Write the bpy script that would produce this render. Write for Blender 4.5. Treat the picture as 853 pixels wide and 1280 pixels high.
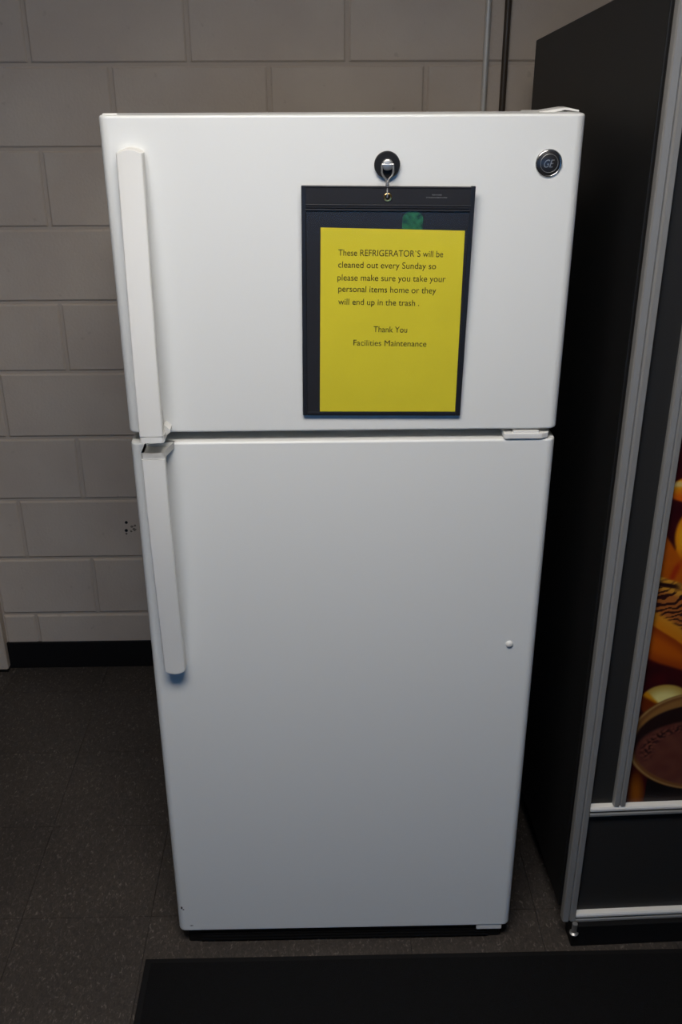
import bpy, bmesh, math, random
from mathutils import Vector, Matrix, noise

random.seed(7)
for o in list(bpy.data.objects):
    bpy.data.objects.remove(o)
scene = bpy.context.scene
COL = scene.collection

# ------------------------------------------------------------------ camera
F_PX = 1223.93
CAM = Vector((-.0375, -1.6188, 1.8514))
PITCH, YAW, ROLL = .4375, -.0199, -.0031
cam_data = bpy.data.cameras.new('camera')
cam = bpy.data.objects.new('camera', cam_data)
COL.objects.link(cam)
cam_data.sensor_fit = 'VERTICAL'
cam_data.sensor_height = 36.0
cam_data.lens = F_PX / 1280 * 36.0
cam_data.clip_start = .02
rgt = Vector((math.cos(YAW), math.sin(YAW), 0))
fwd_h = Vector((-math.sin(YAW), math.cos(YAW), 0))
fwd = fwd_h * math.cos(PITCH) - Vector((0, 0, 1)) * math.sin(PITCH)
upv = fwd_h * math.sin(PITCH) + Vector((0, 0, 1)) * math.cos(PITCH)
cr, sr = math.cos(ROLL), math.sin(ROLL)
R_, U_ = rgt * cr + upv * sr, -rgt * sr + upv * cr
m = Matrix((R_, U_, -fwd)).transposed().to_4x4()
m.translation = CAM
cam.matrix_world = m
scene.camera = cam

# ------------------------------------------------------------------ world, exposure
LAMP = 20.6            # radiance of the fluorescent diffuser
SKY = 1.8  # strength of the blue background, cool fill through the added window
world = bpy.data.worlds.new('overcast_sky')
scene.world = world
world.use_nodes = True
bg = world.node_tree.nodes['Background']
bg.inputs['Color'].default_value = (.10, .43, 1.0, 1)
bg.inputs['Strength'].default_value = SKY
vs = scene.view_settings
vs.view_transform = 'Standard'
vs.look = 'None'
vs.exposure = 0.0
vs.gamma = 1.0
vs.use_curve_mapping = False

# ------------------------------------------------------------------ materials
def s2l(c):
    return tuple((v / 255 / 12.92) if v / 255 <= .04045 else ((v / 255 + .055) / 1.055) ** 2.4 for v in c)

def mat(name, col, rough=.5, metal=0.0, spec=.5, bump=None, var=None, emit=None, coat=0.0, trans=0.0):
    """bump=(scale, strength, distance) fine relief, var=(scale, amount) colour variation"""
    M = bpy.data.materials.new(name)
    M.use_nodes = True
    nt = M.node_tree
    b = nt.nodes['Principled BSDF']
    b.inputs['Base Color'].default_value = (*col, 1)
    b.inputs['Roughness'].default_value = rough
    b.inputs['Metallic'].default_value = metal
    b.inputs['Specular IOR Level'].default_value = spec
    b.inputs['Coat Weight'].default_value = coat
    b.inputs['Transmission Weight'].default_value = trans
    tc = nt.nodes.new('ShaderNodeTexCoord')
    if var:
        n = nt.nodes.new('ShaderNodeTexNoise')
        n.inputs['Scale'].default_value = var[0]
        n.inputs['Detail'].default_value = 5
        nt.links.new(tc.outputs['Object'], n.inputs['Vector'])
        r = nt.nodes.new('ShaderNodeValToRGB')
        a = var[1]
        r.color_ramp.elements[0].position = .3
        r.color_ramp.elements[1].position = .7
        r.color_ramp.elements[0].color = (*[c * (1 - a) for c in col], 1)
        r.color_ramp.elements[1].color = (*[min(1, c * (1 + a)) for c in col], 1)
        nt.links.new(n.outputs['Fac'], r.inputs['Fac'])
        nt.links.new(r.outputs['Color'], b.inputs['Base Color'])
    if bump:
        n = nt.nodes.new('ShaderNodeTexNoise')
        n.inputs['Scale'].default_value = bump[0]
        n.inputs['Detail'].default_value = 2
        nt.links.new(tc.outputs['Object'], n.inputs['Vector'])
        bp = nt.nodes.new('ShaderNodeBump')
        bp.inputs['Strength'].default_value = bump[1]
        bp.inputs['Distance'].default_value = bump[2]
        nt.links.new(n.outputs['Fac'], bp.inputs['Height'])
        nt.links.new(bp.outputs['Normal'], b.inputs['Normal'])
    if emit:
        b.inputs['Emission Color'].default_value = (*emit[0], 1)
        b.inputs['Emission Strength'].default_value = emit[1]
    return M

M = {}
M['enamel'] = mat('white_enamel', (.80, .81, .80), .34, spec=.4, bump=(900, .10, .0006))
M['plastic'] = mat('white_plastic', (.79, .785, .765), .36, spec=.4)
M['gasket'] = mat('grey_gasket', (.16, .18, .20), .6)
M['case'] = mat('case_white', (.72, .73, .73), .45)
M['black_base'] = mat('black_base', (.005, .005, .006), .6, spec=.25)
M['chip'] = mat('bare_chip', (.05, .035, .03), .7)
M['chrome'] = mat('chrome', (.52, .52, .52), .22, 1.0)
M['dark_chrome'] = mat('dark_chrome', (.05, .05, .055), .3, .6)
M['steel'] = mat('zinc_steel', (.42, .42, .42), .42, .8)
M['brass'] = mat('brass', (.72, .50, .18), .3, 1.0)
M['magnet'] = mat('black_rubber_magnet', (.006, .006, .007), .55, spec=.3)
M['vinyl'] = mat('dark_vinyl', (.020, .020, .024), .55, spec=.3, bump=(60, .25, .002))
M['vinyl_edge'] = mat('dark_vinyl_seam', (.012, .012, .015), .45)
M['green'] = mat('green_film', (.022, .10, .035), .3, var=(110, .85))
M['paper'] = mat('yellow_paper', (.72, .62, .035), .75, spec=.2, bump=(18, .2, .002), var=(9, .04))
M['ink'] = mat('black_ink', (.03, .03, .02), .7, spec=.1)
M['print'] = mat('grey_print', (.12, .12, .13), .6)
M['alu'] = mat('brushed_aluminium', (.34, .335, .325), .5, .35)
M['alu_bright'] = mat('anodised_ledge', (.86, .84, .80), .4, .15)
M['black_metal'] = mat('black_painted_steel', (.011, .011, .0115), .5, spec=.35)
M['panel_dark'] = mat('dark_grey_panel', (.022, .021, .020), .5, spec=.35)
M['mat_pile'] = mat('black_mat_pile', (.008, .008, .009), .95, spec=.1, bump=(500, 1, .003))
M['mat_edge'] = mat('black_mat_rubber', (.006, .006, .007), .8, spec=.2)
M['baseboard'] = mat('black_vinyl_base', (.006, .006, .007), .5, spec=.3)
M['ceiling'] = mat('ceiling_tile', (.32, .31, .30), .9, bump=(200, .3, .003))
M['side_wall'] = mat('painted_wall', (.09, .083, .076), .6, bump=(60, .2, .003))
M['lamp_frame'] = mat('lamp_frame', (.7, .7, .7), .5)
M['diffuser'] = mat('lit_diffuser', (.8, .8, .8), .5, emit=((1.0, .94, .862), LAMP))
M['window_frame'] = mat('window_frame', (.25, .25, .26), .4)
M['glass'] = mat('window_glass', (1, 1, 1), .0, trans=1.0)
M['door'] = mat('brown_door', (.05, .03, .02), .5)
M['conduit'] = mat('galvanised_conduit', (.66, .64, .60), .4, .2)
M['dark_pipe'] = mat('dark_brown_pipe', (.055, .040, .028), .45)

# painted block: slightly mottled, pitted paint
def block_material():
    K = mat('painted_block', (.40, .355, .325), .62, spec=.3)
    nt = K.node_tree
    b = nt.nodes['Principled BSDF']
    tc = nt.nodes.new('ShaderNodeNewGeometry')
    n1 = nt.nodes.new('ShaderNodeTexNoise'); n1.inputs['Scale'].default_value = 5; n1.inputs['Detail'].default_value = 6
    n2 = nt.nodes.new('ShaderNodeTexNoise'); n2.inputs['Scale'].default_value = 130; n2.inputs['Detail'].default_value = 4
    n3 = nt.nodes.new('ShaderNodeTexNoise'); n3.inputs['Scale'].default_value = 28; n3.inputs['Detail'].default_value = 5
    for n in (n1, n2, n3):
        nt.links.new(tc.outputs['Position'], n.inputs['Vector'])
    r = nt.nodes.new('ShaderNodeValToRGB')
    r.color_ramp.elements[0].position = .32; r.color_ramp.elements[1].position = .66
    r.color_ramp.elements[0].color = (.55, .47, .40, 1)
    r.color_ramp.elements[1].color = (.61, .53, .45, 1)
    nt.links.new(n1.outputs['Fac'], r.inputs['Fac'])
    # scuffs: small dark marks of their own shape
    sc = nt.nodes.new('ShaderNodeValToRGB')
    sc.color_ramp.elements[0].position = .27; sc.color_ramp.elements[1].position = .33
    sc.color_ramp.elements[0].color = (.55, .5, .48, 1); sc.color_ramp.elements[1].color = (1, 1, 1, 1)
    nt.links.new(n3.outputs['Fac'], sc.inputs['Fac'])
    mx = nt.nodes.new('ShaderNodeMix'); mx.data_type = 'RGBA'; mx.blend_type = 'MULTIPLY'
    mx.inputs[0].default_value = .3
    nt.links.new(r.outputs['Color'], mx.inputs[6]); nt.links.new(sc.outputs['Color'], mx.inputs[7])
    nt.links.new(mx.outputs[2], b.inputs['Base Color'])
    bp = nt.nodes.new('ShaderNodeBump'); bp.inputs['Strength'].default_value = .35; bp.inputs['Distance'].default_value = .003
    nt.links.new(n2.outputs['Fac'], bp.inputs['Height'])
    nt.links.new(bp.outputs['Normal'], b.inputs['Normal'])
    return K
M['block'] = block_material()
M['mortar'] = mat('painted_mortar', (.52, .45, .385), .7, spec=.2)

# speckled vinyl composition tile
def tile_material():
    K = mat('speckled_vinyl_tile', (.1, .09, .08), .42, spec=.35)
    nt = K.node_tree
    b = nt.nodes['Principled BSDF']
    g = nt.nodes.new('ShaderNodeNewGeometry')
    mp = nt.nodes.new('ShaderNodeMapping'); mp.inputs['Scale'].default_value = (1, .55, 1)
    nt.links.new(g.outputs['Position'], mp.inputs['Vector'])
    n1 = nt.nodes.new('ShaderNodeTexNoise'); n1.inputs['Scale'].default_value = 150; n1.inputs['Detail'].default_value = 3
    n1.inputs['Distortion'].default_value = 1.2
    n2 = nt.nodes.new('ShaderNodeTexNoise'); n2.inputs['Scale'].default_value = 3; n2.inputs['Detail'].default_value = 5
    nt.links.new(mp.outputs['Vector'], n1.inputs['Vector'])
    nt.links.new(g.outputs['Position'], n2.inputs['Vector'])
    r = nt.nodes.new('ShaderNodeValToRGB')
    e = r.color_ramp.elements
    e[0].position = .30; e[0].color = (.040, .035, .033, 1)
    e[1].position = .50; e[1].color = (.058, .050, .046, 1)
    x = e.new(.62); x.color = (.074, .064, .057, 1)
    x = e.new(.70); x.color = (.17, .15, .135, 1)
    nt.links.new(n1.outputs['Fac'], r.inputs['Fac'])
    r2 = nt.nodes.new('ShaderNodeValToRGB')
    r2.color_ramp.elements[0].position = .3; r2.color_ramp.elements[1].position = .7
    r2.color_ramp.elements[0].color = (.8, .8, .8, 1); r2.color_ramp.elements[1].color = (1.1, 1.08, 1.05, 1)
    nt.links.new(n2.outputs['Fac'], r2.inputs['Fac'])
    mx = nt.nodes.new('ShaderNodeMix'); mx.data_type = 'RGBA'; mx.blend_type = 'MULTIPLY'; mx.inputs[0].default_value = 1
    nt.links.new(r.outputs['Color'], mx.inputs[6]); nt.links.new(r2.outputs['Color'], mx.inputs[7])
    nt.links.new(mx.outputs[2], b.inputs['Base Color'])
    return K
M['tile'] = tile_material()
M['grout'] = mat('tile_joint', (.03, .028, .026), .8)

# ------------------------------------------------------------------ mesh helpers
def finish(name, bm, material, parent=None, smooth=False, keep_world=True, face_out=False):
    me = bpy.data.meshes.new(name)
    bmesh.ops.recalc_face_normals(bm, faces=bm.faces)
    if face_out:
        bm.normal_update()
        for f in bm.faces:
            if f.normal.y > 0: f.normal_flip()
    if smooth:
        for e in bm.edges:
            if len(e.link_faces) == 2 and e.calc_face_angle(0) > .72: e.smooth = False
    bm.to_mesh(me); bm.free()
    return from_mesh(name, me, material, parent, smooth, keep_world)

def from_mesh(name, me, material, parent=None, smooth=False, keep_world=True):
    o = bpy.data.objects.new(name, me)
    COL.objects.link(o)
    if not me.materials:
        me.materials.append(M[material])
    if smooth:
        for p in me.polygons:
            p.use_smooth = True
        w = o.modifiers.new('weighted_normal', 'WEIGHTED_NORMAL')
        w.keep_sharp = True
    if parent:
        o.parent = parent
        if keep_world:
            o.matrix_parent_inverse = world_of(parent).inverted()
    return o

def world_of(o):
    mm = o.matrix_basis.copy()
    p = o
    while p.parent:
        mm = p.parent.matrix_basis @ p.matrix_parent_inverse @ mm
        p = p.parent
    return mm

def empty(name, loc, rot=(0, 0, 0)):
    o = bpy.data.objects.new(name, None)
    COL.objects.link(o)
    o.location = loc
    o.rotation_euler = rot
    o.empty_display_size = .1
    return o

def tag(o, label=None, cat=None, group=None, kind=None):
    if label: o['label'] = label
    if cat: o['category'] = cat
    if group: o['group'] = group
    if kind: o['kind'] = kind
    return o

def box_bm(x0, x1, y0, y1, z0, z1, bevel=0, seg=2, bm=None):
    own = bm is None
    bm = bm or bmesh.new()
    vs_ = [bm.verts.new((x, y, z)) for x in (x0, x1) for y in (y0, y1) for z in (z0, z1)]
    fs = []
    for q in ((0, 1, 3, 2), (4, 6, 7, 5), (0, 4, 5, 1), (2, 3, 7, 6), (0, 2, 6, 4), (1, 5, 7, 3)):
        fs.append(bm.faces.new([vs_[i] for i in q]))
    if bevel:
        es = list({e for f in fs for e in f.edges})
        bmesh.ops.bevel(bm, geom=es, offset=bevel, segments=seg, affect='EDGES', profile=.5)
    return bm

def box(name, d, material, parent=None, bevel=0, seg=2, keep_world=True):
    return finish(name, box_bm(*d, bevel=bevel, seg=seg), material, parent, smooth=bevel > 0, keep_world=keep_world)

def prism_bm(poly, axis, a0, a1, bevel=0, seg=2, bm=None):
    """poly of 2-D points in the two other axes, extruded along axis"""
    bm = bm or bmesh.new()
    def P(p, a):
        if axis == 'x': return (a, p[0], p[1])
        if axis == 'y': return (p[0], a, p[1])
        return (p[0], p[1], a)
    A = [bm.verts.new(P(p, a0)) for p in poly]
    B = [bm.verts.new(P(p, a1)) for p in poly]
    n = len(poly)
    fs = [bm.faces.new(A), bm.faces.new(B[::-1])]
    for i in range(n):
        fs.append(bm.faces.new((A[i], B[i], B[(i + 1) % n], A[(i + 1) % n])))
    if bevel:
        es = list({e for f in fs for e in f.edges})
        bmesh.ops.bevel(bm, geom=es, offset=bevel, segments=seg, affect='EDGES', profile=.5)
    return bm

def lathe_bm(prof, c, axis, n=32, bm=None):
    """prof: list of (radius, distance along axis)"""
    bm = bm or bmesh.new()
    axis = Vector(axis).normalized()
    a = axis.orthogonal().normalized(); b = axis.cross(a)
    c = Vector(c)
    rings = []
    for r, h in prof:
        if r < 1e-6:
            rings.append([bm.verts.new(c + axis * h)])
        else:
            rings.append([bm.verts.new(c + axis * h + (a * math.cos(t) + b * math.sin(t)) * r)
                          for t in [2 * math.pi * i / n for i in range(n)]])
    for p, q in zip(rings, rings[1:]):
        for i in range(n):
            j = (i + 1) % n
            if len(p) == 1 and len(q) == 1: continue
            if len(p) == 1: bm.faces.new((p[0], q[i], q[j]))
            elif len(q) == 1: bm.faces.new((p[i], q[0], p[j]))
            else: bm.faces.new((p[i], q[i], q[j], p[j]))
    for e in (rings[0], rings[-1]):
        if len(e) > 1: bm.faces.new(e)
    return bm

def tube_bm(pts, r, n=10, closed=False, bm=None):
    bm = bm or bmesh.new()
    pts = [Vector(p) for p in pts]
    N = len(pts)
    rings = []
    nrm = None
    for i, p in enumerate(pts):
        if closed: t = pts[(i + 1) % N] - pts[i - 1]
        else: t = pts[min(i + 1, N - 1)] - pts[max(i - 1, 0)]
        t.normalize()
        if nrm is None: nrm = t.orthogonal().normalized()
        nrm = (nrm - t * nrm.dot(t)).normalized()
        bn = t.cross(nrm)
        rings.append([bm.verts.new(p + (nrm * math.cos(k * 2 * math.pi / n) + bn * math.sin(k * 2 * math.pi / n)) * r) for k in range(n)])
    for i in range(N if closed else N - 1):
        p, q = rings[i], rings[(i + 1) % N]
        for k in range(n):
            bm.faces.new((p[k], p[(k + 1) % n], q[(k + 1) % n], q[k]))
    if not closed:
        bm.faces.new(rings[0][::-1]); bm.faces.new(rings[-1])
    return bm

def ring_mesh(c, r, t, n=24):
    return tube_bm([(c[0] + r * math.cos(a), c[1], c[2] + r * math.sin(a)) for a in [2 * math.pi * i / n for i in range(n)]], t, 8, closed=True)

def text_mesh(body, width=None, size=.01, shear=0, extrude=0.0):
    cu = bpy.data.curves.new('lettering', 'FONT')
    cu.body = body; cu.size = size; cu.shear = shear; cu.extrude = extrude
    ob = bpy.data.objects.new('lettering', cu)
    COL.objects.link(ob)
    dg = bpy.context.evaluated_depsgraph_get()
    dg.update()
    me = bpy.data.meshes.new_from_object(ob.evaluated_get(dg))
    bpy.data.objects.remove(ob); bpy.data.curves.remove(cu)
    xs = [v.co.x for v in me.vertices]
    x0, x1 = min(xs), max(xs)
    k = width / (x1 - x0) if width else 1.0
    for v in me.vertices:
        v.co.x = (v.co.x - x0) * k
    me.materials.clear()
    return me

# ------------------------------------------------------------------ the room
YW = 1.1462                     # face of the block wall
XL, XR, YF, ZC = -2.3, 2.3, -3.7, 2.60
C = .2032                       # course height, block length is twice that
XJ = -.7754                     # a vertical joint in the odd courses

floor = tag(box('floor', (XL, XR, YF, YW + .12, -.06, -.004), 'grout'), kind='structure')
TS = .3048
tx0, ty0 = -.4575, .088
tbm = bmesh.new()
g = .0006
tile_me = bpy.data.meshes.new('floor_tile')
b_ = prism_bm([(g, g), (TS - g, g), (TS - g, TS - g), (g, TS - g)], 'z', -.004, -.0006)
top = [f for f in b_.faces if f.calc_center_median().z > -.001]
r_ = bmesh.ops.inset_region(b_, faces=top, thickness=.0012)
for f in top:
    for v in f.verts: v.co.z = 0
bmesh.ops.recalc_face_normals(b_, faces=b_.faces)
b_.to_mesh(tile_me); b_.free()
tile_me.materials.append(M['tile'])
for i in range(math.floor((XL - tx0) / TS), math.ceil((XR - tx0) / TS)):
    for j in range(math.floor((-2.6 - ty0) / TS), math.ceil((YW - ty0) / TS)):
        x, y = tx0 + i * TS, ty0 + j * TS
        if x < XL - .01 or x + TS > XR + .01: continue
        o = bpy.data.objects.new('floor_tile', tile_me)
        COL.objects.link(o)
        o.location = (x, y, 0); o.parent = floor

# back wall: mortar bed with every block on it
JAMB = -1.086
wall = tag(box('wall_back', (XL, XR, YW + .006, YW + .12, 0, ZC), 'mortar'), kind='structure')
blk_cache = {}
def block_mesh(w, h):
    key = (round(w, 3), round(h, 3))
    if key in blk_cache: return blk_cache[key]
    me = bpy.data.meshes.new('concrete_block')
    bm = bmesh.new()
    jw, rz = .0042, .005
    f = [bm.verts.new(p) for p in ((jw + rz, 0, jw + rz), (w - jw - rz, 0, jw + rz), (w - jw - rz, 0, h - jw - rz), (jw + rz, 0, h - jw - rz))]
    k = [bm.verts.new(p) for p in ((jw + .001, .003, jw + .001), (w - jw - .001, .003, jw + .001), (w - jw - .001, .003, h - jw - .001), (jw + .001, .003, h - jw - .001))]
    d = [bm.verts.new(p) for p in ((jw, .012, jw), (w - jw, .012, jw), (w - jw, .012, h - jw), (jw, .012, h - jw))]
    bm.faces.new(f)
    for a, b in ((f, k), (k, d)):
        for i in range(4):
            bm.faces.new((a[i], b[i], b[(i + 1) % 4], a[(i + 1) % 4]))
    bmesh.ops.recalc_face_normals(bm, faces=bm.faces)
    for q in bm.faces:
        if q.calc_center_median().y < 1e-5 and q.normal.y > 0:
            bmesh.ops.reverse_faces(bm, faces=bm.faces[:]); break
    bm.to_mesh(me); bm.free()
    me.materials.append(M['block'])
    blk_cache[key] = me
    return me
for k in range(13):
    off = XJ if k % 2 == 1 else XJ - C
    z0, h = k * C, C
    if k == 12: h = ZC - z0
    i = math.floor((JAMB - off) / (2 * C))
    while off + i * 2 * C < XR:
        a, b = off + i * 2 * C, off + (i + 1) * 2 * C
        a, b = max(a, JAMB), min(b, XR)
        i += 1
        if b - a < .03 or h < .05: continue
        o = bpy.data.objects.new('concrete_block', block_mesh(b - a, h))
        COL.objects.link(o)
        o.location = (a, YW + random.uniform(-.0007, .0007), z0)
        o.parent = wall
# old anchor holes in one block, with a chipped patch beside them
for x, z, r in ((-.6524, .5306, .0048), (-.655, .503, .0052)):
    finish('anchor_hole', lathe_bm([(r, -.001), (r, .0012), (0, .0008)], (x, YW, z), (0, -1, 0), 14), 'black_base', wall)
bm = bmesh.new()
for x, z, r in ((-.637, .516, .006), (-.629, .506, .0065), (-.640, .5, .004), (-.627, .520, .004), (-.655, .492, .004)):
    pts = [(x + r * random.uniform(.6, 1.1) * math.cos(t), z + r * random.uniform(.6, 1.1) * math.sin(t)) for t in [i * .7 for i in range(9)]]
    prism_bm(pts, 'y', YW - .0011, YW + .002, bm=bm)
M['patch'] = mat('bare_patch', (.20, .17, .14), .9, var=(200, .5))
finish('chipped_patch', bm, 'patch', wall)

tag(box('baseboard_back', (JAMB, XR, YW - .007, YW + .004, .0, .099), 'baseboard', bevel=.003), kind='structure')
# painted door frame and door at the end of the wall
jb = tag(finish('trim_1', prism_bm([(JAMB - .052, YW - .030), (JAMB - .004, YW - .030), (JAMB, YW - .026), (JAMB, YW + .02), (JAMB - .06, YW + .02), (JAMB - .06, YW + .0), (JAMB - .052, YW + .0)], 'z', .012, 2.1), 'block'), kind='structure')
box('frame_foot', (JAMB - .050, JAMB - .001, YW - .028, YW + .02, 0, .013), 'black_base', jb)
tag(box('door_1', (JAMB - .95, JAMB - .058, YW - .01, YW + .035, .008, 2.06), 'door', bevel=.003), kind='structure')

tag(box('wall_left', (XL - .1, XL, YF, YW + .12, 0, ZC), 'side_wall'), kind='structure')
tag(box('wall_right', (XR, XR + .1, YF, YW + .12, 0, ZC), 'side_wall'), kind='structure')
tag(box('ceiling', (XL - .1, XR + .1, YF - .1, YW + .12, ZC, ZC + .08), 'ceiling'), kind='structure')
WX0, WX1, WZ0, WZ1 = -1.5, 1.3, .85, 2.15  # unseen window added behind the camera to let in cool fill light
bm = bmesh.new()
box_bm(XL, WX0, YF - .1, YF, 0, ZC, bm=bm); box_bm(WX1, XR, YF - .1, YF, 0, ZC, bm=bm)
box_bm(WX0, WX1, YF - .1, YF, 0, WZ0, bm=bm); box_bm(WX0, WX1, YF - .1, YF, WZ1, ZC, bm=bm)
tag(finish('wall_front', bm, 'side_wall'), kind='structure')
fill_win = empty('window_1', ((WX0 + WX1) / 2, YF, WZ0)); tag(fill_win, kind='structure')
for d in ((WX0, WX1, WZ0, WZ0 + .05), (WX0, WX1, WZ1 - .05, WZ1), (WX0, WX0 + .05, WZ0 + .05, WZ1 - .05), (WX1 - .05, WX1, WZ0 + .05, WZ1 - .05), (-.125, -.075, WZ0 + .05, WZ1 - .05)):
    box('window_frame', (d[0], d[1], YF - .08, YF - .03, d[2], d[3]), 'window_frame', fill_win)
for a, b in ((WX0 + .05, -.125), (-.075, WX1 - .05)):
    box('pane', (a, b, YF - .058, YF - .054, WZ0 + .05, WZ1 - .05), 'glass', fill_win)

# ceiling lamp: recessed fluorescent troffer just in front of the refrigerator
LX, LY = -.18, -1.04
lamp = empty('ceiling_light', (LX, LY, ZC - .03))
tag(lamp, 'lit rectangular fluorescent troffer in the ceiling ahead of the refrigerator', 'ceiling light')
LW, LD = .52, .26
bm = bmesh.new()
for d in ((LX - LW - .02, LX + LW + .02, LY - LD - .02, LY - LD), (LX - LW - .02, LX + LW + .02, LY + LD, LY + LD + .02),
          (LX - LW - .02, LX - LW, LY - LD, LY + LD), (LX + LW, LX + LW + .02, LY - LD, LY + LD)):
    box_bm(*d, ZC - .03, ZC, bm=bm)
finish('frame', bm, 'lamp_frame', lamp)
box('diffuser', (LX - LW, LX + LW, LY - LD, LY + LD, ZC - .018, ZC - .008), 'diffuser', lamp)

# ------------------------------------------------------------------ refrigerator
W2 = .3770
ZT, ZG1, ZG2, ZB = 1.7675, 1.2509, 1.2326, .045
DT = .066                      # door thickness
fr = empty('refrigerator', (0, .38, 0))
tag(fr, 'white top-freezer refrigerator with pebbled doors standing in front of the block wall', 'refrigerator')

def door_mesh(name, z0, z1, parent):
    bm = box_bm(-W2, W2, 0, DT, z0, z1)
    ve = [e for e in bm.edges if abs(e.verts[0].co.z - e.verts[1].co.z) > .1 and e.verts[0].co.y < .01]
    bmesh.ops.bevel(bm, geom=ve, offset=.016, segments=6, affect='EDGES', profile=.5)
    he = [e for e in bm.edges if abs(e.verts[0].co.z - e.verts[1].co.z) < 1e-6 and (e.verts[0].co.y + e.verts[1].co.y) / 2 < .05]
    he = [e for e in he if len([f for f in e.link_faces if abs(f.normal.z) > .9]) == 1 or True]
    he = [e for e in bm.edges if all(abs(v.co.z - e.verts[0].co.z) < 1e-6 for v in e.verts) and max(v.co.y for v in e.verts) < DT - .001 or
          (all(abs(v.co.z - e.verts[0].co.z) < 1e-6 for v in e.verts) and abs(e.verts[0].co.x - e.verts[1].co.x) < 1e-6)]
    bmesh.ops.bevel(bm, geom=he, offset=.0045, segments=3, affect='EDGES', profile=.5)
    return finish(name, bm, 'enamel', parent, smooth=True)

box('cabinet', (-.370, .370, .078, .745, .075, 1.727), 'case', fr, bevel=.006, seg=3)
fz = door_mesh('freezer_door', ZG1, ZT, fr)
fd = door_mesh('fresh_food_door', ZB + .002, ZG2, fr)
for z0, z1, p in ((ZG1 + .012, ZT - .045, fz), (ZB + .05, ZG2 - .012, fd)):
    box('gasket', (-W2 + .012, W2 - .012, DT - .002, .080, z0, z1), 'gasket', p)
box('mullion', (-.366, .366, .070, .085, ZG1 - .05, ZG2 + .06), 'gasket', fr)
box('base_grille', (-.358, .358, .012, .10, .0005, .080), 'black_base', fr, bevel=.004)
for i in range(4):
    box('grille_slat', (-.33, .33, .008, .014, .008 + i * .009, .013 + i * .009), 'black_base', fr)
for x in (-.31, .31):
    for y in (.12, .70):
        finish('foot', lathe_bm([(.018, 0), (.018, .012), (.008, .014), (.008, .078)], (x, y, 0), (0, 0, 1), 16), 'black_base', fr, True)
# strips and covers on and around the doors
box('top_strip', (-W2 + .006, -.348, .012, .024, ZT - .002, ZT + .0022), 'plastic', fz, bevel=.001)
hc = prism_bm([(.300, ZT - .004), (.312, ZT + .0005), (.350, ZT + .0060), (.358, ZT + .0060), (.3745, ZT + .0025), (.3745, ZT + .0002), (.352, ZT + .0030), (.318, ZT - .004)], 'y', .045, .085)
finish('hinge_cover', hc, 'plastic', fr)
box('hinge_cover_base', (.30, .368, .080, .15, 1.722, ZT - .002), 'plastic', fr, bevel=.003)
mh = prism_bm([(.283, -.001), (.287, -.004), (.350, -.004), (.362, .002), (.366, .012), (.366, .07), (.283, .07)], 'z', ZG2 + .002, ZG1 - .0065, bevel=.0012)
finish('middle_hinge', mh, 'plastic', fr, True)
box('hinge_plate', (.300, .345, -.0015, .05, ZG1 - .0075, ZG1 - .0025), 'plastic', fr, bevel=.001)
box('bottom_hinge_cover', (.302, .360, .002, .075, .033, ZB + .004), 'plastic', fr, bevel=.002)
finish('hole_plug', lathe_bm([(.0078, .0), (.0076, .0012), (.006, .0035), (.003, .0046), (0, .005)], (.3235, .0003, .8047), (0, -1, 0), 20), 'plastic', fd, True)
for x, z, a, b in ((-.3655, .119, .0022, .004), (-.3615, .114, .0022, .0016), (-.3462, .0645, .004, .0012)):
    bm = prism_bm([(x + a * random.uniform(.6, 1.1) * math.cos(t), z + b * random.uniform(.6, 1.1) * math.sin(t)) for t in [i * .78 for i in range(8)]], 'y', -.0004, .006)
    tag(finish('paint_chip', bm, 'chip', fd), 'small dark chip in the paint')

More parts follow.
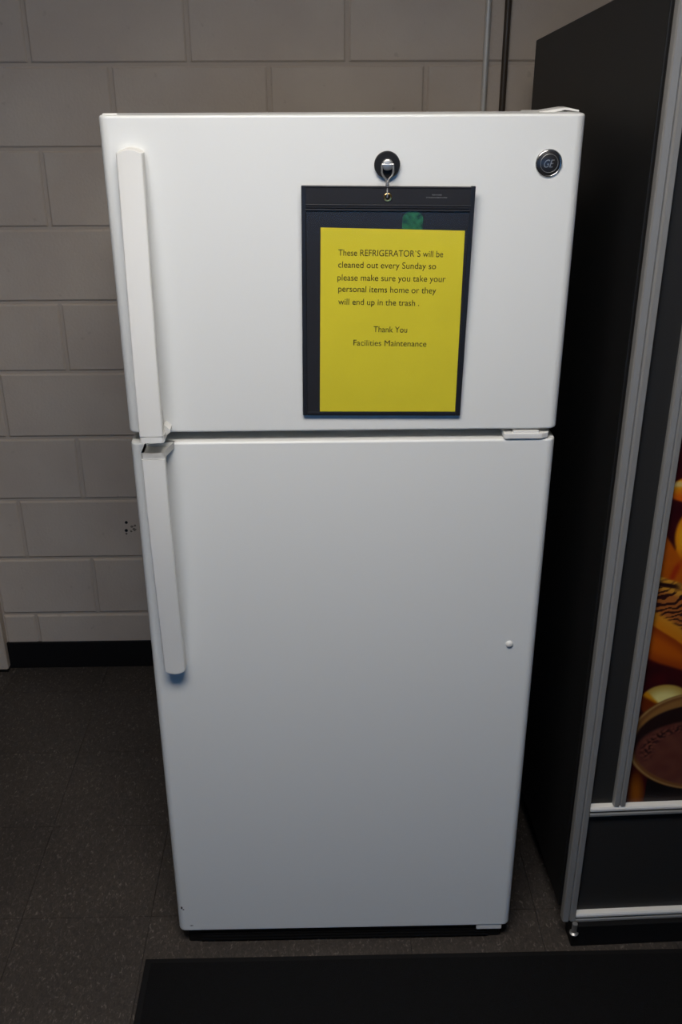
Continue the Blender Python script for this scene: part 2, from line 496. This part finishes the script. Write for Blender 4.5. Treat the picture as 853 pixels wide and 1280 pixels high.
# handles: crowned bar, close to the door at one end and standing out at the gap
def handle(parent, up):
    HX0, HX1 = -.3485, -.3080
    hx, hw = (HX0 + HX1) / 2, (HX1 - HX0) / 2
    if up:
        zfar, znear = 1.7225, 1.2525
    else:
        zfar, znear = .7625, 1.2345
    s = 1 if up else -1
    def off(t):                # stand-off of the front, t = 0 at far end, 1 at the gap
        return -(.0285 + .027 * math.sin(min(1, t * 1.05) * math.pi / 2) ** 1.3)
    def ring(bm, z, yf, th, arch):
        pts = []
        front = [(-1, .0052), (-.985, .0030), (-.94, .0014), (-.86, .0007), (-.45, .0002), (0, 0), (.45, .0002), (.86, .0007), (.94, .0014), (.985, .0030), (1, .0052)]
        for u, dy in front:
            pts.append((hx + hw * u, yf + min(dy, th * .8), z - s * arch * u * u))
        for i in range(7):
            u = 1 - 2 * i / 6
            pts.append((hx + (hw - .001) * u, yf + th, z - s * arch * u * u))
        return [bm.verts.new(p) for p in pts]
    def loft(rings, bm):
        n = len(rings[0])
        for a, b in zip(rings, rings[1:]):
            for i in range(n):
                bm.faces.new((a[i], b[i], b[(i + 1) % n], a[(i + 1) % n]))
        bm.faces.new(rings[0]); bm.faces.new(rings[-1][::-1])
    L = abs(znear - zfar) - .0122
    bm = bmesh.new()
    rings = []
    N = 28
    for i in range(N + 1):
        t = i / N
        z = zfar - s * (.0025 + (L - .0025) * t)
        y = off(t)
        arch = .0075 * max(0, 1 - t * 3)
        # root of the handle reaches the door, the grip is free of it
        th = .016 if t > .16 else (-y if t < .08 else -y + (.016 + y) * (t - .08) / .08)
        rings.append(ring(bm, z, y, th, arch))
        if i == 0:
            bm_first = ring(bm, zfar, y + .004, -y - .004, arch)
            rings.insert(0, bm_first)
    loft(rings, bm)
    h = finish('handle', bm, 'plastic', parent, True)
    # bracket at the gap end, tied to the door, with an open recess in its end
    bm = bmesh.new()
    za, zb = znear + s * .0115, znear
    y = off(1)
    out = [(HX0, y + .005), (HX0 + .003, y + .002), (hx, y), (HX1 - .003, y + .002), (HX1, y + .005), (HX1 + .0005, y + .018), (HX1 + (.001 if up else .0085), -.004), (HX1 + (.001 if up else .0085), .004), (HX0, .004)]
    prism_bm(out, 'z', min(za, zb), max(za, zb), bm=bm)
    if not up:
        topf = max(bm.faces, key=lambda f: f.calc_center_median().z)
        bmesh.ops.inset_region(bm, faces=[topf], thickness=.0035)
        r = bmesh.ops.extrude_face_region(bm, geom=[topf])
        for v in [g_ for g_ in r['geom'] if isinstance(g_, bmesh.types.BMVert)]:
            v.co.z -= .009
        bmesh.ops.delete(bm, geom=[topf], context='FACES_ONLY')
    finish('handle_bracket', bm, 'plastic', parent)
    # strut inside the bar that carries it on the door
    za, zb = znear + s * .0125, znear + s * .040
    finish('handle_strut', prism_bm([(HX0 + .004, y + .012), (HX1 - .006, y + .012), (HX1 - .006, .004), (HX0 + .004, .004)], 'z', min(za, zb), max(za, zb)), 'plastic', parent)
    gus = [(HX1 - .002, znear + s * .022), (HX1 + .0075, znear + s * .013), (HX1 + .0075, znear + s * .008), (HX1 - .002, znear + s * .001)]
    if up:
        finish('handle_gusset', prism_bm(gus, 'y', -.024, .003), 'plastic', parent)
    return h
handle(fz, True)
handle(fd, False)

# round badge on the freezer door
bx, bz = .3230, 1.6953
bdg = finish('badge', lathe_bm([(.0212, .0), (.0212, .0020), (.0202, .0036), (.0190, .0040), (.0180, .0034)], (bx, .0005, bz), (0, -1, 0), 40), 'chrome', fz, True)
finish('badge_face', lathe_bm([(.0182, .0), (.0182, .0034), (.013, .0052), (.006, .0060), (0, .0062)], (bx, .0003, bz), (0, -1, 0), 40), 'dark_chrome', fz, True)
tm = text_mesh('GE', .0165, .017, shear=.35, extrude=.0003)
for v in tm.vertices:
    x_, z_, e_ = v.co.x - .0085, v.co.y - .006, v.co.z
    rr = math.hypot(x_, z_)
    v.co = (bx + x_, -.0062 + .0013 * (rr / .013) ** 2 - e_, bz + z_)
M['monogram'] = mat('monogram_metal', (.30, .30, .30), .45, .7)
from_mesh('badge_monogram', tm, 'monogram', fz)

finish('badge_ring', ring_mesh((bx, -.0049, bz), .0138, .0005, 40), 'monogram', fz, True)

# ------------------------------------------------------------------ magnetic hook
HX, HZ = .0685, 1.6945
hk = empty('magnetic_hook', (HX, 0, HZ))
tag(hk, 'round black magnetic hook with swivel wire loop stuck to the freezer door', 'hook')
finish('magnet', lathe_bm([(.0195, .0), (.0203, .002), (.0203, .0075), (.019, .0095), (.012, .0098), (0, .0098)], (HX, 0, HZ), (0, -1, 0), 36), 'magnet', hk, True)
finish('boss', lathe_bm([(.0088, .009), (.0088, .0165), (.0080, .0185), (.0060, .0194), (0, .0198)], (HX, 0, HZ + .001), (0, -1, 0), 24), 'steel', hk, True)
yl = -.0185
loop = [(HX - .0080, yl, HZ + .0018), (HX - .0088, yl, HZ - .001), (HX - .0088, yl, HZ - .0100), (HX - .0075, yl, HZ - .0140), (HX - .0018, yl, HZ - .0205), (HX - .0012, yl, HZ - .0235),
        (HX + .0012, yl, HZ - .0235), (HX + .0018, yl, HZ - .0205), (HX + .0075, yl, HZ - .0140), (HX + .0088, yl, HZ - .0100), (HX + .0088, yl, HZ - .001), (HX + .0080, yl, HZ + .0018)]
lp = finish('swivel_loop', tube_bm(loop, .0015, 8), 'steel', hk, True)
finish('swivel_pin', tube_bm([(HX - .0092, yl, HZ + .0018), (HX + .0092, yl, HZ + .0018)], .0014, 8), 'steel', hk, True)
finish('swivel_neck', lathe_bm([(.0022, 0), (.0026, .001), (.0026, .004), (.0030, .0055), (.0026, .0085), (.0014, .010)], (HX, yl, HZ - .0225), (0, 0, -1), 14), 'steel', hk, True)
hook = [(HX, yl, HZ - .031), (HX, yl - .001, HZ - .037), (HX, yl - .0035, HZ - .042), (HX, yl - .003, HZ - .0465), (HX, yl + .002, HZ - .0475), (HX, yl + .0065, HZ - .044), (HX, yl + .0075, HZ - .040)]
finish('hook_wire', tube_bm(hook, .0013, 8), 'steel', hk, True)

# ------------------------------------------------------------------ sign pocket on the hook
# local frame: x right, z up, -y out of the door; origin at the middle of its lower edge
P0 = Vector((.0657, -.0050, 1.2819))
roll = .0125
lean = math.asin(.012 / .383)
SR = (lean, roll, 0)
pk = empty('sign_pocket', P0, SR)
tag(pk, 'dark vinyl sign pocket with clear front hanging from the magnetic hook', 'sign holder')
PW, PH = .2735, .3825
hwp = PW / 2
box('back_sheet', (-hwp + .001, hwp - .001, -.0012, .0006, .001, PH - .001), 'vinyl', pk, keep_world=False)
for d in ((-hwp, -hwp + .0075, 0, PH), (hwp - .0075, hwp, 0, PH + .001), (-hwp + .0075, hwp - .0075, 0, .0065)):
    box('seam', (d[0], d[1], -.0034, .0012, d[2], d[3]), 'vinyl_edge', pk, bevel=.001, keep_world=False)
box('top_band', (-hwp + .006, hwp - .006, -.0030, .0010, PH - .0335, PH), 'vinyl', pk, bevel=.0008, keep_world=False)
for z in (PH - .0015, PH - .0290, PH - .0365):
    box('rib', (-hwp + .006, hwp - .006, -.0040, -.001, z - .0012, z + .0012), 'vinyl_edge', pk, bevel=.0008, keep_world=False)
# grommet
gx, gz = -.0010, PH - .0165
finish('grommet', ring_mesh((gx, -.0034, gz), .0052, .0016), 'brass', pk, True, keep_world=False)
finish('grommet_hole', lathe_bm([(.004, 0), (.004, .0008), (0, .0008)], (gx, -.0030, gz), (0, -1, 0), 16), 'black_base', pk, keep_world=False)
# green arched patch near the top of the pocket
gp = [(.0235, PH - .068)] + [(.0235 + .0165 * (1 - math.cos(a)), PH - .050 + .0125 * math.sin(a)) for a in [math.pi * i / 10 for i in range(11)]] + [(.0565, PH - .068)]
finish('green_film', prism_bm(gp, 'y', -.0019, -.0010), 'green', pk, keep_world=False)
# faint maker's print, far too small to read
bm = bmesh.new()
for z, x0, x1 in ((PH - .0125, .0685, .0825), (PH - .0165, .0595, .0920)):
    x = x0
    while x < x1:
        w = random.uniform(.0008, .0020)
        box_bm(x, x + w, -.0033, -.0029, z - random.uniform(.0006, .0011), z + random.uniform(.0005, .0010), bm=bm)
        x += w + random.uniform(.0003, .0007)
finish('faint_print', bm, 'print', pk, keep_world=False)
# clear front sheet
M['clear'] = bpy.data.materials.new('clear_vinyl'); M['clear'].use_nodes = True
nt = M['clear'].node_tree
nt.nodes.remove(nt.nodes['Principled BSDF'])
tr = nt.nodes.new('ShaderNodeBsdfTransparent'); gl = nt.nodes.new('ShaderNodeBsdfGlossy')
gl.inputs['Roughness'].default_value = .16
mxs = nt.nodes.new('ShaderNodeMixShader')
mxs.inputs[0].default_value = .035; nt.links.new(tr.outputs[0], mxs.inputs[1]); nt.links.new(gl.outputs[0], mxs.inputs[2])
nt.links.new(mxs.outputs[0], nt.nodes['Material Output'].inputs['Surface'])
bm = bmesh.new()
NXc, NZc = 16, 20
gv = [[bm.verts.new((-hwp + .007 + (PW - .014) * i / NXc,
                     -.0030 - .0006 * math.sin(math.pi * i / NXc) + .00025 * noise.noise(Vector((i * .5, j * .45, 3))),
                     .006 + (PH - .042) * j / NZc)) for j in range(NZc + 1)] for i in range(NXc + 1)]
for i in range(NXc):
    for j in range(NZc):
        bm.faces.new((gv[i][j], gv[i + 1][j], gv[i + 1][j + 1], gv[i][j + 1]))
finish('clear_sheet', bm, 'clear', pk, True, keep_world=False, face_out=True)

# ------------------------------------------------------------------ yellow notice
# paper corners in the pocket's frame, it sits a touch askew in the pocket
ns_rot = Matrix.Rotation(roll, 3, 'Y')
def pocket_xz(x, z):
    dx, dz = x - P0.x, z - P0.z
    c, s = math.cos(roll), math.sin(roll)
    return (dx * c - dz * s, dx * s + dz * c)
ptl, ptr, pbr, pbl = (pocket_xz(*q) for q in ((-.0366, 1.602), (.1938, 1.5956), (.1935, 1.288), (-.0416, 1.2905)))
nt_root = empty('notice_sheet', P0, SR)
tag(nt_root, 'yellow printed notice sheet slipped inside the dark sign pocket', 'notice')
bm = bmesh.new()
n_ = 12
gp = []
for i in range(n_ + 1):
    row = []
    for j in range(n_ + 1):
        u, v = i / n_, j / n_
        x = (ptl[0] * (1 - u) + ptr[0] * u) * v + (pbl[0] * (1 - u) + pbr[0] * u) * (1 - v)
        z = (ptl[1] * (1 - u) + ptr[1] * u) * v + (pbl[1] * (1 - u) + pbr[1] * u) * (1 - v)
        row.append(bm.verts.new((x, -.00235 + .00022 * noise.noise(Vector((u * 3, v * 4, 0))), z)))
    gp.append(row)
for i in range(n_):
    for j in range(n_):
        bm.faces.new((gp[i][j], gp[i + 1][j], gp[i + 1][j + 1], gp[i][j + 1]))
sheet = finish('sheet', bm, 'paper', nt_root, True, keep_world=False, face_out=True)
LINES = [("These REFRIGERATOR`S will be", (-.0088, 1.5577), (.1606, 1.5540)),
         ("cleaned out every Sunday so", (-.0089, 1.5385), (.1498, 1.5348)),
         ("please make sure you take your", (-.0102, 1.5178), (.1664, 1.5139)),
         ("personal items home or they", (-.0090, 1.4994), (.1515, 1.4950)),
         ("will end up in the trash .", (-.0091, 1.4782), (.1245, 1.4745)),
         ("Thank You", (.0496, 1.4310), (.1059, 1.4295)),
         ("Facilities Maintenance", (.0162, 1.4082), (.1390, 1.4050))]
for body, a, b in LINES:
    a, b = pocket_xz(*a), pocket_xz(*b)
    wd = math.hypot(b[0] - a[0], b[1] - a[1])
    me = text_mesh(body, wd, .0145)
    ang = math.atan2(b[1] - a[1], b[0] - a[0])
    for v in me.vertices:
        x, z = v.co.x, v.co.y
        v.co = (a[0] + x * math.cos(ang) - z * math.sin(ang), -.0027, a[1] + x * math.sin(ang) + z * math.cos(ang))
    from_mesh('text_line', me, 'ink', nt_root, keep_world=False)

# ------------------------------------------------------------------ vending machine
vm = empty('vending_machine', (.4942, -.003, 0), (0, 0, .031))
tag(vm, 'tall black vending machine with aluminium edges and a coffee picture on its front', 'vending machine')
VW, VD = .98, .89
K = dict(keep_world=False)
HT = 1.9965
finish('cabinet', prism_bm([(.034, .07), (.034, HT - .03), (VD, 1.8795), (VD, .07)], 'x', .001, VW - .001, bevel=.003), 'black_metal', vm, True, **K)
box('door_seal', (.008, VW - .008, .018, .036, .085, HT - .05), 'black_base', vm, **K)
box('door_frame', (.0015, VW - .0015, .009, .020, .072, HT - .02), 'black_metal', vm, bevel=.001, **K)
def post(name, x0, w, z0, z1):
    prof = [(x0, .011), (x0, -.004), (x0 + .002, -.008), (x0 + w * .42, -.0085), (x0 + w * .50, -.0050), (x0 + w * .56, -.0045), (x0 + w * .64, -.0085), (x0 + w - .002, -.008), (x0 + w, -.004), (x0 + w, .011)]
    return finish(name, prism_bm(prof, 'z', z0, z1), 'alu', vm, **K)
post('corner_post', 0, .0305, .066, HT)
post('corner_post', VW - .0305, .0305, .066, HT)
post('picture_frame_upright', .079, .0265, .398, 1.93)
post('picture_frame_upright', VW - .1055, .0265, .398, 1.93)
box('side_panel', (.030, .080, .004, .012, .39, 1.95), 'panel_dark', vm, **K)
box('side_panel', (VW - .08, VW - .03, .004, .012, .39, 1.95), 'panel_dark', vm, **K)
box('kick_panel', (.030, VW - .030, .004, .012, .085, .385), 'panel_dark', vm, **K)
box('top_panel', (.030, VW - .030, .004, .012, 1.935, HT), 'panel_dark', vm, **K)
for zt in (.4035, .0945):
    led = [(.010, zt - .004), (-.0060, zt - .0085), (-.0085, zt - .012), (-.0085, zt - .017), (.010, zt - .017)]
    finish('ledge', prism_bm(led, 'x', .0300, VW - .030), 'alu_bright', vm, **K)
    box('ledge_groove', (.030, VW - .030, .002, .011, zt - .024, zt - .0165), 'black_base', vm, **K)
    lip = [(.010, zt - .0235), (-.0065, zt - .0240), (-.008, zt - .026), (-.008, zt - .031), (.010, zt - .032)]
    finish('ledge_lip', prism_bm(lip, 'x', .030, VW - .030), 'alu', vm, **K)
box('toe_plate', (.022, VW - .022, -.020, .030, .0005, .062), 'black_base', vm, bevel=.002, **K)
for x in (.026, VW - .026):
    finish('levelling_foot', lathe_bm([(.010, .0), (.0105, .003), (.006, .006), (.006, .03)], (x, -.018, .040), (0, 0, 1), 18), 'steel', vm, True, **K)
for x in (.06, VW - .06):
    finish('leg', lathe_bm([(.020, 0), (.021, .004), (.019, .010), (.009, .013), (.009, .072)], (x, VD - .06, 0), (0, 0, 1), 18), 'black_base', vm, True, **K)

# printed picture: fruit, striped bread and a coffee cup, painted cell by cell as flat print
def lerp(a, b, t):
    t = max(0, min(1, t)); return tuple(x + (y - x) * t for x, y in zip(a, b))
def sm(a, b, t):
    t = max(0, min(1, (t - a) / (b - a))); return t * t * (3 - 2 * t)
def ell(x, z, cx, cz, rx, rz, rot=0):
    dx, dz = x - cx, z - cz
    c, s = math.cos(rot), math.sin(rot)
    return math.hypot((dx * c + dz * s) / rx, (-dx * s + dz * c) / rz)
def above(x, z, pts):
    """height of z over a polyline given left to right"""
    if x <= pts[0][0]: return z - pts[0][1]
    for (x0, z0), (x1, z1) in zip(pts, pts[1:]):
        if x <= x1: return z - (z0 + (z1 - z0) * (x - x0) / (x1 - x0))
    return z - pts[-1][1]
RIM_BOT = [(.55, .793), (.599, .766), (.6285, .7517), (.6763, .7347), (.76, .722), (.86, .735), (.95, .79)]
BREAD_LOW = [(.56, .880), (.598, .8445), (.6264, .8245), (.6529, .807), (.6674, .7953), (.74, .765), (.84, .78), (.92, .83)]
BREAD_TOP = [(.56, .960), (.5997, .9502), (.6128, .9446), (.6474, .9313), (.74, .905), (.84, .885), (.92, .87)]
def picture(x, z):
    nz = noise.noise(Vector((x * 40, z * 40, 0)))
    nf = noise.noise(Vector((x * 150, z * 150, 5)))
    col = lerp((24, 2, 5), (44, 4, 8), .5 + .5 * nz)
    # orange fruit flesh filling the middle
    if z > .88 and x < .93:
        t = above(x, z, [(.55, 1.075), (.5992, 1.04), (.6244, 1.0042), (.64, 1.09), (.70, 1.10), (.80, 1.09), (.93, .98)])
        c = lerp((110, 48, 3), (128, 60, 4), .5 + .5 * nz)
        col = lerp(c, col, sm(-.006, .006, t))
        w = sm(.012, .0, abs((x - .632) - (z - .965) * .3)) * sm(.99, .965, z) * sm(.93, .945, z)
        col = lerp(col, (104, 22, 6), w * .8)
    # bright peel curving down the right
    d = ell(x, z, .668, 1.035, .050, .066, .12)
    if d < 1.05:
        c = lerp((168, 142, 22), (150, 90, 6), sm(.45, .95, d))
        c = lerp(c, (140, 78, 5), sm(1.01, .985, z))
        col = lerp(c, col, sm(.90, 1.05, d))
    # small orange fruit on top
    d = ell(x, z, .652, 1.132, .062, .029, .10)
    if d < 1.05:
        c = lerp((150, 96, 10), (140, 60, 4), sm(.0, .022, 1.135 - z))
        c = lerp(c, (150, 135, 88), sm(.009, .002, abs(z - 1.140)) * .8)
        col = lerp(c, col, sm(.88, 1.05, d))
    # deep orange rim of the plate
    r = above(x, z, RIM_BOT)
    lo = above(x, z, BREAD_LOW)
    if r > -.006 and lo < .01 and x < .95:
        c = lerp((98, 36, 4), (122, 54, 4), sm(.0, .03, r))
        c = lerp(c, (86, 26, 4), sm(-.03, -.002, lo) * .7)
        col = lerp(col, c, sm(-.006, .004, r))
    # golden bread with fine dark grill streaks
    tp = above(x, z, BREAD_TOP)
    if lo > -.004 and tp < .004 and x < .92:
        c = lerp((138, 80, 10), (142, 98, 28), sm(.0, .05, lo))
        q = (z - .88) - (x - .63) * .30
        wv = 4.0 * noise.noise(Vector((x * 22, z * 22, 7))) + 2.0 * noise.noise(Vector((x * 60, z * 60, 2)))
        st = math.sin(q * 470 + wv * 1.6) + .7 * noise.noise(Vector((x * 50, z * 170, 9)))
        hi = above(x, z, [(.55, .888), (.598, .872), (.64, .845), (.667, .825), (.76, .79), (.92, .85)])
        c = lerp(c, (86, 34, 22), sm(-.004, .012, hi) * .55 * sm(-.02, -.035, tp))
        c = lerp(c, (26, 7, 8), sm(-.1, .35, st) * sm(-.004, .010, hi) * (.95 if tp < -.022 else .35))
        c = lerp(c, (20, 5, 6), sm(.007, .002, abs(tp + .016 - .2 * max(0, x - .605))) * sm(.655, .63, x))
        col = lerp(col, c, sm(-.004, .002, lo) * sm(.004, -.002, tp))
    # pale nut tucked behind the cup
    d = ell(x, z, .652, .657, .053, .043, -.15)
    if d < 1.05:
        c = lerp((158, 148, 92), (120, 96, 40), sm(.35, 1.0, d))
        sd = (x - .6174) + (z - .6771) * .94
        c = lerp(c, (140, 92, 8), sm(.006, -.004, sd))
        c = lerp(c, (70, 24, 4), sm(-.006, -.022, sd + (z - .672) * .6))
        col = lerp(c, col, sm(.92, 1.05, d))
    # amber foot at the lower left, dark saucer beside it
    if z < .50 and x < .66:
        d = ell(x, z, .622, .425, .020, .062, .14)
        if d < 1.1: col = lerp(lerp((92, 48, 5), (54, 20, 4), sm(.1, 1, d)), col, sm(.75, 1.1, d))
    if z < .47 and x > .642:
        col = lerp((8, 5, 6), (26, 20, 20), sm(.430, .400, z))
    # cup with chocolate
    d = ell(x, z, .741, .553, .156, .1245, -.20)
    if d < 1.02:
        c = lerp((96, 66, 32), (78, 48, 22), sm(.88, .94, d))
        c = lerp(c, (112, 88, 52), sm(.03, .0, abs(d - .975)) * .8)
        di = ell(x, z, .745, .5415, .1465, .1035, -.20)
        if di < 1.03:
            wl = (20, 9, 9)
            dl = ell(x, z, .752, .5175, .150, .090, -.16)
            liq = lerp((72, 40, 30), (56, 25, 21), nz * .5 + .5)
            band = sm(.14, .0, abs(dl - .82)) * sm(.50, .54, z)
            liq = lerp(liq, (20, 8, 8), band * sm(-.05, .25, nf))
            liq = lerp(liq, (84, 48, 40), band * sm(-.1, -.35, nf) * .8)
            c2 = lerp(liq, wl, sm(.94, 1.03, dl))
            c = lerp(c2, c, sm(.97, 1.03, di))
        col = lerp(c, col, sm(.985, 1.02, d))
    return col
def frange(a, b, s):
    n = max(1, round((b - a) / s)); return [a + (b - a) * i / n for i in range(n)]
gx_ = frange(.1045, .245, .0020) + frange(.245, VW - .1045, .010) + [VW - .1045]
gz_ = frange(.398, 1.20, .0020) + frange(1.20, 1.935, .012) + [1.935]
verts = [(x, .0035, z) for z in gz_ for x in gx_]
nx = len(gx_)
faces = [(j * nx + i, j * nx + i + 1, (j + 1) * nx + i + 1, (j + 1) * nx + i) for j in range(len(gz_) - 1) for i in range(nx - 1)]
me = bpy.data.meshes.new('picture_panel')
me.from_pydata(verts, [], faces)
ca = me.color_attributes.new('print', 'FLOAT_COLOR', 'POINT')
buf = []
PK = 2.2
for x, y, z in verts:
    c = s2l(picture(x + .4942, z))
    buf += [min(.85, c[0] * PK), min(.85, c[1] * PK), min(.85, c[2] * PK), 1]
ca.data.foreach_set('color', buf)
KM = mat('printed_picture', (.5, .5, .5), .35, spec=.35)
at_ = KM.node_tree.nodes.new('ShaderNodeAttribute'); at_.attribute_name = 'print'
KM.node_tree.links.new(at_.outputs['Color'], KM.node_tree.nodes['Principled BSDF'].inputs['Base Color'])
me.materials.append(KM)
from_mesh('picture_panel', me, 'ink', vm, keep_world=False)
box('picture_backing', (.1, VW - .1, .0045, .012, .395, 1.94), 'black_base', vm, **K)

# ------------------------------------------------------------------ floor mat
fm = empty('floor_mat', (.45, -.55, 0))
tag(fm, 'black ribbed entrance mat on the tiles along the refrigerator front', 'mat')
mx0, mx1, my0, my1 = -.4500, 1.35, -.95, -.0370
box('rubber_border', (mx0, mx1, my0, my1, 0, .005), 'mat_edge', fm, bevel=.002)
box('pile', (mx0 + .014, mx1 - .014, my0 + .014, my1 - .014, .004, .0085), 'mat_pile', fm, bevel=.002)

# ------------------------------------------------------------------ pipes on the wall
pc = empty('conduit_pipe', (.392, YW - .014, 0))
tag(pc, 'thin galvanised conduit running up the block wall behind the refrigerator', 'pipe')
finish('pipe', tube_bm([(.3915, YW - .012, .12), (.3915, YW - .012, ZC - .01)], .0072, 14), 'conduit', pc, True)
for z in (.8, 2.15):
    box('clamp', (.377, .406, YW - .021, YW - .0005, z, z + .018), 'conduit', pc, bevel=.002)
pd = empty('wall_pipe', (.441, YW - .014, 0))
tag(pd, 'dark brown pipe on the block wall between the conduit and the vending machine', 'pipe')
finish('pipe', tube_bm([(.441, YW - .012, .12), (.441, YW - .012, ZC - .01)], .0082, 14), 'dark_pipe', pd, True)
for z in (.8, 2.15):
    box('clamp', (.428, .456, YW - .021, YW - .0005, z, z + .018), 'dark_pipe', pd, bevel=.002)
